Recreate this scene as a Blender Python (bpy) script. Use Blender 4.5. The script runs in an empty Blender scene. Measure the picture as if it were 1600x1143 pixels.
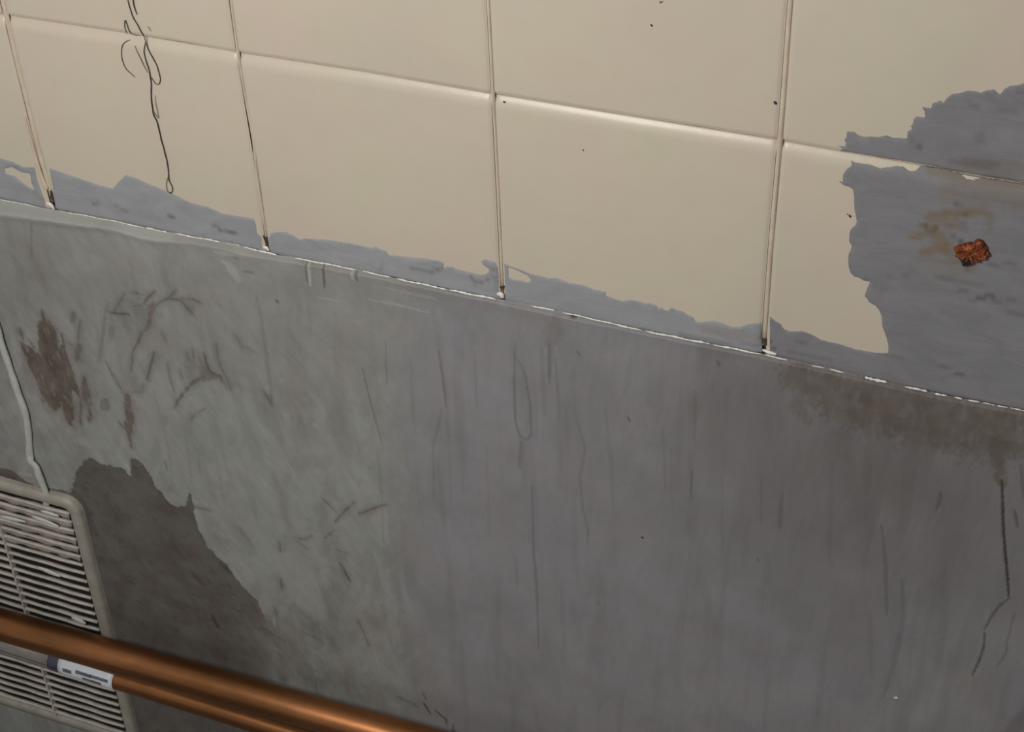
import bpy, bmesh, math, random
import numpy as np
from mathutils import Matrix, Vector
from mathutils.geometry import delaunay_2d_cdt

random.seed(4)
SC = bpy.context.scene
COL = SC.collection

# ------------------------------------------------------------------ camera
S = 1.25                      # one tile is 25 cm wide
Z0 = 1.20                     # height of the joint between the two visible tile rows
YAW, PITCH, ROLL, FPX = -0.39824717, 0.65118404, -0.03447989, 2558.677
CAM = np.array([0.7948062554 * S, -0.9222363973 * S, 0.5317889742 * S + Z0])
cy, sy = math.cos(YAW), math.sin(YAW)
cp, sp = math.cos(PITCH), math.sin(PITCH)
cr, sr = math.cos(ROLL), math.sin(ROLL)
FW = np.array([sy * cp, cy * cp, -sp])
R0 = np.array([cy, -sy, 0.0])
U0 = np.cross(R0, FW)
RT = R0 * cr + U0 * sr
UP = -R0 * sr + U0 * cr
cam = bpy.data.cameras.new('camera')
cam.sensor_width = 36.0
cam.lens = FPX / 1600 * 36
cam.clip_start = 0.02
co = bpy.data.objects.new('camera', cam)
COL.objects.link(co)
co.matrix_world = Matrix(((RT[0], UP[0], -FW[0], CAM[0]), (RT[1], UP[1], -FW[1], CAM[1]),
                          (RT[2], UP[2], -FW[2], CAM[2]), (0, 0, 0, 1)))
SC.camera = co

# ------------------------------------------------------------------ light
w = bpy.data.worlds.new('world')
SC.world = w
w.use_nodes = True
w.node_tree.nodes['Background'].inputs[0].default_value = (0.95, 0.97, 1.0, 1)
w.node_tree.nodes['Background'].inputs[1].default_value = 0.29


def area(name, loc, target, sx, sy_, power, col):
    l = bpy.data.lights.new(name, 'AREA')
    l.shape = 'RECTANGLE'
    l.size = sx
    l.size_y = sy_
    l.energy = power
    l.color = col
    o = bpy.data.objects.new(name, l)
    COL.objects.link(o)
    o.location = loc
    d = Vector(target) - Vector(loc)
    o.rotation_euler = d.to_track_quat('-Z', 'Y').to_euler()
    return o


area('ceiling_lamp', (0.22, -1.22, 1.83), (0.46, 0, 1.25), 0.24, 0.18, 15.5, (1.0, 0.965, 0.915))
SC.view_settings.view_transform = 'Standard'
SC.view_settings.look = 'None'
SC.view_settings.gamma = 1
SC.view_settings.exposure = 0.0
SC.view_settings.use_curve_mapping = False


# ------------------------------------------------------------------ helpers
def W(px, py, y=0.0):
    """point of the vertical plane at depth y that the photograph shows at (px, py) -> (x, z)"""
    d = FW + RT * ((px - 800) / FPX) - UP * ((py - 571.5) / FPX)
    t = (y - CAM[1]) / d[1]
    p = CAM + d * t
    return p[0], p[2]


def WP(pts, y=0.0):
    return np.array([W(a, b, y) for a, b in pts])


def interp(pts, y=0.0):
    a = WP(pts, y)
    a = a[np.argsort(a[:, 0])]
    return lambda x: np.interp(x, a[:, 0], a[:, 1])


def hash2(ix, iy, s):
    h = (ix.astype(np.int64) * 374761393 + iy.astype(np.int64) * 668265263 + s * 982451653) & 0xffffffff
    h = ((h ^ (h >> 13)) * 1274126177) & 0xffffffff
    return ((h ^ (h >> 16)) & 0xffff) / 65535.0


def noise(x, y, s=0):
    ix, iy = np.floor(x), np.floor(y)
    fx, fy = x - ix, y - iy
    fx = fx * fx * (3 - 2 * fx)
    fy = fy * fy * (3 - 2 * fy)
    a, b = hash2(ix, iy, s), hash2(ix + 1, iy, s)
    c, d = hash2(ix, iy + 1, s), hash2(ix + 1, iy + 1, s)
    return (a * (1 - fx) + b * fx) * (1 - fy) + (c * (1 - fx) + d * fx) * fy


def fbm(x, y, s=0, o=4):
    t, a, n = 0, 0.5, 0
    for k in range(o):
        t = t + a * noise(x * 2 ** k + 7.3 * k, y * 2 ** k + 3.1 * k, s + k)
        n += a
        a *= 0.5
    return t / n * 2 - 1      # -1..1


def sstep(a, b, v):
    t = np.clip((v - a) / (b - a), 0, 1)
    return t * t * (3 - 2 * t)


def mesh_obj(name, verts, faces, mat=None, parent=None, smooth=True, attrs=None):
    me = bpy.data.meshes.new(name)
    if isinstance(faces, np.ndarray):
        nf, k = faces.shape
        me.vertices.add(len(verts))
        me.vertices.foreach_set('co', np.asarray(verts, np.float32).ravel())
        me.loops.add(nf * k)
        me.loops.foreach_set('vertex_index', faces.astype(np.int32).ravel())
        me.polygons.add(nf)
        me.polygons.foreach_set('loop_start', np.arange(nf, dtype=np.int32) * k)
        me.update(calc_edges=True)
    else:
        me.from_pydata([tuple(v) for v in verts], [], faces)
    if smooth:
        me.polygons.foreach_set('use_smooth', np.ones(len(me.polygons), bool))
    for k_, v in (attrs or {}).items():
        at = me.attributes.new(k_, 'FLOAT', 'POINT')
        at.data.foreach_set('value', np.asarray(v, np.float32))
    if mat:
        me.materials.append(mat)
    o = bpy.data.objects.new(name, me)
    COL.objects.link(o)
    if parent:
        o.parent = parent
    me.update()
    return o


def grid_faces(nr, nc):
    i = np.arange((nr - 1) * (nc - 1))
    r, c = i // (nc - 1), i % (nc - 1)
    a = r * nc + c
    return np.stack([a, a + nc, a + nc + 1, a + 1], 1)


def tube(pts, rad, n=10, flat=1.0):
    """closed tube along 3-D points, rad scalar or per point; returns verts, faces"""
    pts = [Vector(p) for p in pts]
    V, F = [], []
    m = len(pts)
    if not hasattr(rad, '__len__'):
        rad = [rad] * m
    for i, p in enumerate(pts):
        t = (pts[min(i + 1, m - 1)] - pts[max(i - 1, 0)]).normalized()
        nn = Vector((0, -1, 0))
        nn = (nn - t * nn.dot(t)).normalized()
        b = t.cross(nn)
        for k in range(n):
            a = 2 * math.pi * k / n
            V.append(p + (b * math.cos(a) + nn * math.sin(a) * flat) * rad[i])
    for i in range(m - 1):
        for k in range(n):
            F.append((i * n + k, i * n + (k + 1) % n, (i + 1) * n + (k + 1) % n, (i + 1) * n + k))
    F.append(tuple(range(n - 1, -1, -1)))
    F.append(tuple((m - 1) * n + k for k in range(n)))
    return V, F


def resample(pts, step):
    pts = np.asarray(pts, float)
    d = np.r_[0, np.cumsum(np.hypot(*np.diff(pts, axis=0).T[:2]))]
    n = max(2, int(d[-1] / step) + 1)
    t = np.linspace(0, d[-1], n)
    return np.stack([np.interp(t, d, pts[:, k]) for k in range(pts.shape[1])], 1)


def smooth_line(pts, step):
    """Catmull-Rom through the points, then resampled"""
    p = np.asarray(pts, float)
    if len(p) < 3:
        return resample(p, step)
    q = np.vstack([2 * p[0] - p[1], p, 2 * p[-1] - p[-2]])
    out = []
    for i in range(1, len(q) - 2):
        for t in np.linspace(0, 1, 8, endpoint=False):
            out.append(0.5 * ((2 * q[i]) + (-q[i - 1] + q[i + 1]) * t + (2 * q[i - 1] - 5 * q[i] + 4 * q[i + 1] - q[i + 2]) * t * t
                              + (-q[i - 1] + 3 * q[i] - 3 * q[i + 1] + q[i + 2]) * t ** 3))
    out.append(q[-2])
    return resample(np.array(out), step)


def seg_dist(x, z, line):
    """distance to a polyline and the fraction along it"""
    best = np.full(x.shape, 1e9)
    tt = np.zeros(x.shape)
    L = np.r_[0, np.cumsum(np.hypot(*np.diff(line, axis=0).T))]
    for i in range(len(line) - 1):
        a, b = line[i], line[i + 1]
        d = b - a
        t = np.clip(((x - a[0]) * d[0] + (z - a[1]) * d[1]) / max(d @ d, 1e-12), 0, 1)
        q = np.hypot(x - a[0] - t * d[0], z - a[1] - t * d[1])
        m = q < best
        best[m] = q[m]
        tt[m] = ((L[i] + t * (L[i + 1] - L[i])) / max(L[-1], 1e-9))[m]
    return best, tt


PXM = 0.00062                 # metres of wall per photo pixel, roughly


def strokes(x, z, lst, y, rag=0.5, seed=0):
    """soft ragged strokes; each (polyline px, width px, strength)"""
    out = np.zeros(x.shape)
    rg = fbm(x * 420, z * 210, 31 + seed, 3)
    for pts, wd, st in lst:
        ln = WP(pts, y)
        wm = wd * PXM
        mg = wm * 1.6 + 0.004
        m = (x > ln[:, 0].min() - mg) & (x < ln[:, 0].max() + mg) & (z > ln[:, 1].min() - mg) & (z < ln[:, 1].max() + mg)
        if not m.any():
            continue
        d, t = seg_dist(x[m], z[m], ln)
        hw = wm * 0.5 * (0.35 + 0.65 * np.sin(np.pi * np.clip(t * 0.9 + 0.05, 0, 1)) ** 0.6)
        d = d * (1 + rag * rg[m])
        v = st * (1 - sstep(hw * 0.45, hw * 1.25 + 0.0005, d))
        out[m] = np.maximum(out[m], v)
    return out


def poly_sd(x, z, poly):
    """signed distance, positive inside"""
    ins = np.zeros(x.shape, bool)
    n = len(poly)
    d = np.full(x.shape, 1e9)
    for i in range(n):
        a, b = poly[i], poly[(i + 1) % n]
        c = ((a[1] > z) != (b[1] > z))
        with np.errstate(divide='ignore', invalid='ignore'):
            xi = (b[0] - a[0]) * (z - a[1]) / (b[1] - a[1] + 1e-15) + a[0]
        ins ^= c & (x < xi)
        e = b - a
        t = np.clip(((x - a[0]) * e[0] + (z - a[1]) * e[1]) / max(e @ e, 1e-12), 0, 1)
        d = np.minimum(d, np.hypot(x - a[0] - t * e[0], z - a[1] - t * e[1]))
    return np.where(ins, d, -d)


# ------------------------------------------------------------------ node materials
def lin(c):
    return tuple((v / 255 / 12.92 if v / 255 <= 0.04045 else ((v / 255 + 0.055) / 1.055) ** 2.4) for v in c)


class NT:
    def __init__(s, name):
        s.m = bpy.data.materials.new(name)
        s.m.use_nodes = True
        s.t = s.m.node_tree
        s.b = s.t.nodes['Principled BSDF']

    def node(s, ty, **kw):
        n = s.t.nodes.new(ty)
        for k, v in kw.items():
            setattr(n, k, v)
        return n

    def link(s, a, b):
        s.t.links.new(a, b)

    def coord(s, scale=(1, 1, 1)):
        g = s.node('ShaderNodeNewGeometry')
        mp = s.node('ShaderNodeMapping')
        mp.inputs['Scale'].default_value = scale
        s.link(g.outputs['Position'], mp.inputs['Vector'])
        return mp.outputs[0]

    def noise(s, scale, detail=3, rough=0.5, vec=None, dist=0.0):
        n = s.node('ShaderNodeTexNoise')
        n.inputs['Scale'].default_value = scale
        n.inputs['Detail'].default_value = detail
        n.inputs['Roughness'].default_value = rough
        n.inputs['Distortion'].default_value = dist
        s.link(vec if vec is not None else s.coord(), n.inputs['Vector'])
        return n.outputs['Fac']

    def ramp(s, fac, a, b):
        r = s.node('ShaderNodeMapRange')
        r.inputs['From Min'].default_value = a
        r.inputs['From Max'].default_value = b
        s.link(fac, r.inputs['Value'])
        return r.outputs[0]

    def mul(s, a, b, op='MULTIPLY'):
        n = s.node('ShaderNodeMath', operation=op)
        for i, v in enumerate((a, b)):
            if isinstance(v, (int, float)):
                n.inputs[i].default_value = v
            else:
                s.link(v, n.inputs[i])
        return n.outputs[0]

    def mix(s, fac, a, b):
        n = s.node('ShaderNodeMix', data_type='RGBA')
        if isinstance(fac, (int, float)):
            n.inputs['Factor'].default_value = fac
        else:
            s.link(fac, n.inputs['Factor'])
        for k, v in ((6, a), (7, b)):
            if isinstance(v, tuple):
                n.inputs[k].default_value = v + (1,) if len(v) == 3 else v
            else:
                s.link(v, n.inputs[k])
        return n.outputs[2]

    def attr(s, name):
        return s.node('ShaderNodeAttribute', attribute_name=name).outputs['Fac']

    def bump(s, h, dist, strength=1.0, prev=None):
        n = s.node('ShaderNodeBump')
        n.inputs['Distance'].default_value = dist
        n.inputs['Strength'].default_value = strength
        s.link(h, n.inputs['Height'])
        if prev is not None:
            s.link(prev, n.inputs['Normal'])
        return n.outputs[0]

    def out(s, col=None, rough=None, normal=None, metal=0.0, spec=None):
        if col is not None:
            if isinstance(col, tuple):
                s.b.inputs['Base Color'].default_value = col + (1,)
            else:
                s.link(col, s.b.inputs['Base Color'])
        if rough is not None:
            if isinstance(rough, (int, float)):
                s.b.inputs['Roughness'].default_value = rough
            else:
                s.link(rough, s.b.inputs['Roughness'])
        if normal is not None:
            s.link(normal, s.b.inputs['Normal'])
        s.b.inputs['Metallic'].default_value = metal
        if spec is not None:
            s.b.inputs['Specular IOR Level'].default_value = spec
        return s.m


def tile_mat():
    n = NT('cream_glaze')
    c = n.mix(n.ramp(n.noise(9, 2), 0.36, 0.64), lin((190, 182, 162)), lin((193, 179, 163)))
    c = n.mix(n.mul(n.ramp(n.noise(5.5, 3), 0.45, 0.7), 0.35), c, lin((181, 170, 157)))
    c = n.mix(n.mul(n.ramp(n.noise(60, 4), 0.5, 0.75), 0.10), c, lin((176, 164, 140)))
    nb = n.bump(n.noise(14, 2), 0.0012)
    nb = n.bump(n.noise(420, 2), 0.00006, prev=nb)
    return n.out(c, 0.36, nb, spec=0.4)


def grout_mat():
    n = NT('grout')
    c = n.mix(n.ramp(n.noise(40, 4), 0.35, 0.65), lin((196, 184, 163)), lin((186, 168, 148)))
    c = n.mix(n.mul(n.attr('dirty'), 0.85), c, lin((82, 72, 48)))
    nb = n.bump(n.noise(600, 3), 0.0004)
    return n.out(c, 0.8, nb, spec=0.2)


def paint_mat(name, ca, cb):
    n = NT(name)
    st = n.noise(22, 5, 0.6, vec=n.coord((1, 1, 2.6)), dist=0.8)
    c = n.mix(n.ramp(st, 0.30, 0.70), lin(ca), lin(cb))
    c = n.mix(n.mul(n.ramp(n.noise(11, 3), 0.5, 0.72), 0.45), c, tuple(v * 0.93 for v in lin(ca)))
    c = n.mix(n.attr('stain'), c, lin((118, 101, 78)))
    c = n.mix(n.attr('dark'), c, lin((74, 68, 66)))
    nb = n.bump(st, 0.0006)
    nb = n.bump(n.noise(260, 3, vec=n.coord((1, 1, 5))), 0.00018, prev=nb)
    return n.out(c, 0.55, nb, spec=0.25)


def plaster_mat():
    n = NT('grey_plaster')
    big = n.noise(13, 5, 0.6, dist=0.4)
    ver = n.noise(26, 5, 0.62, vec=n.coord((1.6, 1, 0.32)), dist=0.5)
    green = n.mix(n.ramp(big, 0.33, 0.66), lin((129, 129, 124)), lin((142, 142, 137)))
    blue = n.mix(n.ramp(big, 0.33, 0.66), lin((127, 126, 127)), lin((138, 137, 139)))
    c = n.mix(n.attr('tint'), green, blue)
    c = n.mix(n.mul(n.ramp(ver, 0.52, 0.72), 0.28), c, lin((112, 106, 104)))
    c = n.mix(n.mul(n.ramp(n.noise(17, 3), 0.48, 0.70), 0.34), c, lin((140, 128, 124)))
    c = n.mix(n.attr('pale'), c, lin((166, 170, 163)))
    bare = n.mix(n.ramp(n.noise(24, 6, 0.65), 0.38, 0.62), lin((101, 98, 91)), lin((91, 84, 80)))
    bare = n.mix(n.mul(n.ramp(n.noise(70, 4, 0.7), 0.55, 0.75), 0.7), bare, lin((72, 65, 60)))
    c = n.mix(n.mul(n.attr('painted_shade'), 0.80), c, lin((96, 90, 88)))  # soft shade mixed into the plaster colour
    c = n.mix(n.attr('bare'), c, bare)
    brown = n.mix(n.ramp(n.noise(60, 4), 0.35, 0.65), lin((84, 74, 64)), lin((104, 93, 84)))
    c = n.mix(n.attr('dirt'), c, brown)
    c = n.mix(n.attr('dark'), c, lin((62, 58, 56)))
    nb = n.bump(ver, 0.0012)
    nb = n.bump(n.noise(330, 4, 0.6), 0.0002, prev=nb)
    return n.out(c, 0.62, nb, spec=0.25)


def plain(name, c, rough=0.6, sc=50, var=0.12, bump=0.0, metal=0.0, spec=None):
    n = NT(name)
    a = lin(c)
    b = tuple(v * (1 - var) for v in a)
    cc = n.mix(n.ramp(n.noise(sc, 4), 0.35, 0.65), a, b)
    nb = n.bump(n.noise(sc * 4, 3), bump) if bump else None
    return n.out(cc, rough, nb, metal, spec)


def copper_mat(name, tar):
    n = NT(name)
    v = n.noise(18, 4, 0.6, vec=n.coord((0.35, 1, 1)))
    c = n.mix(n.ramp(v, 0.35, 0.65), lin((190, 128, 84)), lin((152, 102, 62)))
    c = n.mix(n.mul(n.ramp(n.noise(9, 4, vec=n.coord((0.3, 1, 1))), 0.4, 0.7), tar), c, lin((112, 84, 60)))
    nb = n.bump(n.noise(30, 3, vec=n.coord((0.3, 1, 1))), 0.0006)
    r = n.mul(n.noise(12, 3), 0.22)
    return n.out(c, n.mul(r, 0.25, 'ADD'), nb, 1.0)


M_TILE, M_GROUT, M_PLASTER = tile_mat(), grout_mat(), plaster_mat()
M_PAINT = paint_mat('grey_paint', (137, 138, 141), (150, 150, 152))
M_PAINT2 = paint_mat('darker_grey_paint', (117, 116, 119), (128, 127, 129))  # darker grey for the two right-hand patches
M_MORTAR = plain('dark_mortar', (62, 50, 40), 0.9, 90, 0.5, 0.001)
M_BEAD = plain('white_sealant', (222, 220, 212), 0.45, 120, 0.12, 0.0003)
M_VENT = plain('vent_plastic', (186, 178, 168), 0.5, 60, 0.22, 0.0004)
M_FRAME = plain('vent_frame_plastic', (158, 152, 140), 0.5, 50, 0.2, 0.0004)
M_CLOG = plain('old_vent_paint', (146, 134, 127), 0.6, 60, 0.25, 0.0004)
M_DABS = plain('white_paint_dab', (196, 202, 194), 0.5, 80, 0.1, 0.0003)
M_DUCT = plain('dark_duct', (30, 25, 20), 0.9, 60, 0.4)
M_COPPER, M_COPPER2 = copper_mat('copper', 0.35), copper_mat('dull_copper', 0.75)
M_CABLE = plain('cable_sheath', (182, 183, 174), 0.55, 90, 0.12, 0.0004)
M_THREAD = plain('dark_thread', (58, 50, 40), 0.8, 200, 0.3)
M_SLEEVE = plain('grey_sleeve', (132, 124, 118), 0.5, 60, 0.2)
M_TAPE = plain('dark_tape', (70, 72, 84), 0.35, 60, 0.3)
M_LABEL = plain('label_paper', (212, 216, 222), 0.4, 90, 0.06)
M_PRINT = plain('label_print', (104, 108, 114), 0.5, 300, 0.35)
M_FLECK = plain('dark_fleck', (52, 44, 36), 0.8, 300, 0.3)
M_PIT = plain('crumbled_mortar', (84, 70, 58), 0.9, 400, 0.6, 0.001)
M_FLOOR = plain('concrete_floor', (120, 118, 114), 0.8, 12, 0.2)


def rust_mat():
    n = NT('rust')
    v = n.noise(170, 5, 0.7)
    c = n.mix(n.ramp(v, 0.38, 0.62), lin((66, 28, 14)), lin((150, 74, 36)))
    c = n.mix(n.ramp(n.noise(260, 3), 0.58, 0.7), c, lin((176, 112, 70)))
    return n.out(c, 0.75, n.bump(v, 0.003), spec=0.3)


M_RUST = rust_mat()

# ------------------------------------------------------------------ the layout of the tiling (traced once, stored in wall metres)
ROW1 = [(0, 23), (187, 51), (281, 66), (366, 82), (400, 87), (556, 111), (650, 127), (766, 147), (800, 152), (956, 178), (1081, 197),
        (1212, 219), (1300, 236), (1312, 239), (1375, 249), (1450, 261), (1512, 274), (1600, 288)]
ROW0 = [(0, 311), (64, 324), (88, 328), (131, 336), (178, 345), (225, 355), (277, 365), (325, 374), (372, 383), (432, 398), (456, 402),
        (500, 410), (562, 422), (620, 435), (700, 452), (775, 467), (830, 477), (900, 492), (1000, 515), (1100, 535), (1175, 550),
        (1200, 555), (1317, 581), (1387, 597), (1475, 617), (1600, 641)]
COLS = {0: [(8, 27), (31, 125), (47, 188), (62, 250), (77, 300)], 1: [(359, 0), (370, 83), (380, 141), (394, 219), (403, 297), (413, 360)],
        2: [(761, 0), (769, 147), (773, 219), (779, 344), (783, 430)], 3: [(1234, 0), (1225, 125), (1218, 219), (1208, 328), (1200, 430), (1194, 520)]}
row1 = interp(ROW1)
row0 = interp(ROW0)
TH = 0.2078                   # tile height


def rowz(k, x):
    if k == 0:
        return row0(x)
    return row1(x) + (k - 1) * TH


_colfit = {}
for c_, p_ in COLS.items():
    a_ = WP(p_)
    a_ = a_[np.argsort(a_[:, 1])]
    _colfit[c_] = a_
GAPV = {0: 0.0062, 1: 0.0034, 2: 0.0036, 3: 0.0048}


def colx(c, z):
    if c in _colfit:
        a = _colfit[c]
        return np.interp(z, a[:, 1], a[:, 0])
    base = 0.25 * c
    return np.full(np.shape(z), base) if np.ndim(z) else base


def gapv(c):
    return GAPV.get(c, 0.004)


GAPH = 0.0022


def edge_drop(d, wd, D):
    t = np.clip(1 - d / wd, 0, 1)
    return D * t ** 2.4


def tile_surface(c, r, x, z):
    """depth (metres behind the tile face) of tile (c, r) at x, z"""
    dl = x - colx(c, z) - gapv(c) / 2
    dr = colx(c + 1, z) - gapv(c + 1) / 2 - x
    db = z - rowz(r, x) - (GAPH / 2 if r else 0)
    dt = rowz(r + 1, x) - GAPH / 2 - z
    y = edge_drop(dl, 0.0035, 0.0014) + edge_drop(dr, 0.0035, 0.0014) + edge_drop(db, 0.003, 0.0012) + edge_drop(dt, 0.0150, 0.0048)
    warp = 0.0004 * np.sin(x * 23 + c * 2) * np.cos(z * 19 + r)
    return np.minimum(y, 0.0042) + warp * 0.5


# ------------------------------------------------------------------ setting: the wall
XL, XR, ZT = -1.10, 2.10, 2.25
wall = mesh_obj('wall_back', [(XL, 0.0045, 0), (XR, 0.0045, 0), (XR, 0.0045, ZT), (XL, 0.0045, ZT),
                              (XL, 0.12, 0), (XR, 0.12, 0), (XR, 0.12, ZT), (XL, 0.12, ZT)],
                [(0, 1, 2, 3), (5, 4, 7, 6), (4, 0, 3, 7), (1, 5, 6, 2), (3, 2, 6, 7), (4, 5, 1, 0)], M_MORTAR, smooth=False)
wall['kind'] = 'structure'
wall['label'] = 'tiled and grey plastered basement wall'
fl = mesh_obj('floor', [(XL - .5, -2.6, 0), (XR + .5, -2.6, 0), (XR + .5, 0.12, 0), (XL - .5, 0.12, 0),
                        (XL - .5, -2.6, -.1), (XR + .5, -2.6, -.1), (XR + .5, 0.12, -.1), (XL - .5, 0.12, -.1)],
              [(0, 1, 2, 3), (7, 6, 5, 4), (0, 4, 5, 1), (1, 5, 6, 2), (2, 6, 7, 3), (3, 7, 4, 0)], M_FLOOR, smooth=False)
fl['kind'] = 'structure'

# tiles, each its own mesh
s_ = np.array([0, 0.004, 0.010, 0.018, 0.03, 0.055, 0.5, 0.945, 0.97, 0.982, 0.990, 0.996, 1.0])
sv_ = np.array([0, 0.004, 0.010, 0.018, 0.5, 0.93, 0.945, 0.955, 0.965, 0.973, 0.981, 0.988, 0.994, 1.0])
NCU, NRV = len(s_), len(sv_)
for r in range(0, 5):
    for c in range(-4, 8):
        xl0, xr0 = 0.25 * c, 0.25 * (c + 1)
        if xl0 < XL - .01 or xr0 > XR + .01:
            continue
        U, Vv = np.meshgrid(s_, sv_)
        x = xl0 + U * (xr0 - xl0)
        z = rowz(r, x) * (1 - Vv) + rowz(r + 1, x) * Vv
        for _ in range(3):
            xa = colx(c, z) + gapv(c) / 2
            xb = colx(c + 1, z) - gapv(c + 1) / 2
            x = xa + U * (xb - xa)
            z0 = rowz(r, x) + (GAPH / 2 if r else 0)
            z1 = rowz(r + 1, x) - GAPH / 2
            z = z0 + Vv * (z1 - z0)
        y = tile_surface(c, r, x, z)
        V = np.stack([x, y, z], -1).reshape(-1, 3)
        F = grid_faces(NRV, NCU)[:, ::-1]
        # rim back to the mortar
        rim = ([i for i in range(NCU)] + [j * NCU + NCU - 1 for j in range(1, NRV)]
               + [(NRV - 1) * NCU + i for i in range(NCU - 2, -1, -1)] + [j * NCU for j in range(NRV - 2, 0, -1)])
        back = V[rim].copy()
        back[:, 1] = 0.0045
        n0 = len(V)
        V = np.vstack([V, back])
        m = len(rim)
        F2 = np.array([[rim[k], n0 + k, n0 + (k + 1) % m, rim[(k + 1) % m]] for k in range(m)])
        mesh_obj('tile', V, np.vstack([F, F2[:, ::-1]]), M_TILE, wall)

# grout: every upright joint is a bead of its own, every level joint a strip
MOULD = [([(1440, 262), (1500, 272), (1620, 292)], 16, 1.0)]
for c in range(-4, 9):
    if not (XL < 0.25 * c < XR):
        continue
    zt = ZT - 0.02
    x0 = 0.25 * c
    zb = float(row0(x0)) + (0.0095 if c in COLS else 0.0)
    zz = np.linspace(zb, zt, 220)
    t = np.linspace(-0.5, 0.5, 9)
    Zg, Tg = np.meshgrid(zz, t, indexing='ij')
    g = gapv(c)
    wob = 0.10 * fbm(Zg * 40, Tg * 0 + c, 5)
    bead = 0.0024 - 0.0017 * np.clip(1 - (2.05 * np.abs(Tg + wob * 0.5)) ** 2.2, 0, 1) * (1 + 0.25 * fbm(Zg * 60, Tg, 9))
    X = colx(c, Zg) + Tg * g * 1.02
    dirty = sstep(0.02, 0.0, Zg - zb) * 0.8 + sstep(0.36, 0.5, np.abs(Tg)) * 0.12
    if c == 3:
        dirty = dirty + sstep(0.10, 0.0, Zg - zb) * 0.25 * (Tg < -0.1)
    mesh_obj('grout', np.stack([X, bead, Zg], -1).reshape(-1, 3), grid_faces(len(zz), 9)[:, ::-1], M_GROUT, wall,
             attrs={'dirty': dirty.ravel()})
for r in range(1, 5):
    xx = np.linspace(XL, XR, 500)
    t = np.linspace(-0.6, 0.6, 4)
    Xg, Tg = np.meshgrid(xx, t, indexing='ij')
    Zg = rowz(r, Xg) + Tg * GAPH
    dirty = 0.35 + 0 * Xg
    if r == 1:
        dirty = np.maximum(dirty, strokes(Xg, Zg, MOULD, 0.0))
    mesh_obj('grout', np.stack([Xg, 0.0041 + 0.0002 * fbm(Xg * 200, Zg * 0, 3), Zg], -1).reshape(-1, 3),
             grid_faces(500, 4), M_GROUT, wall, attrs={'dirty': dirty.ravel()})

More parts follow.
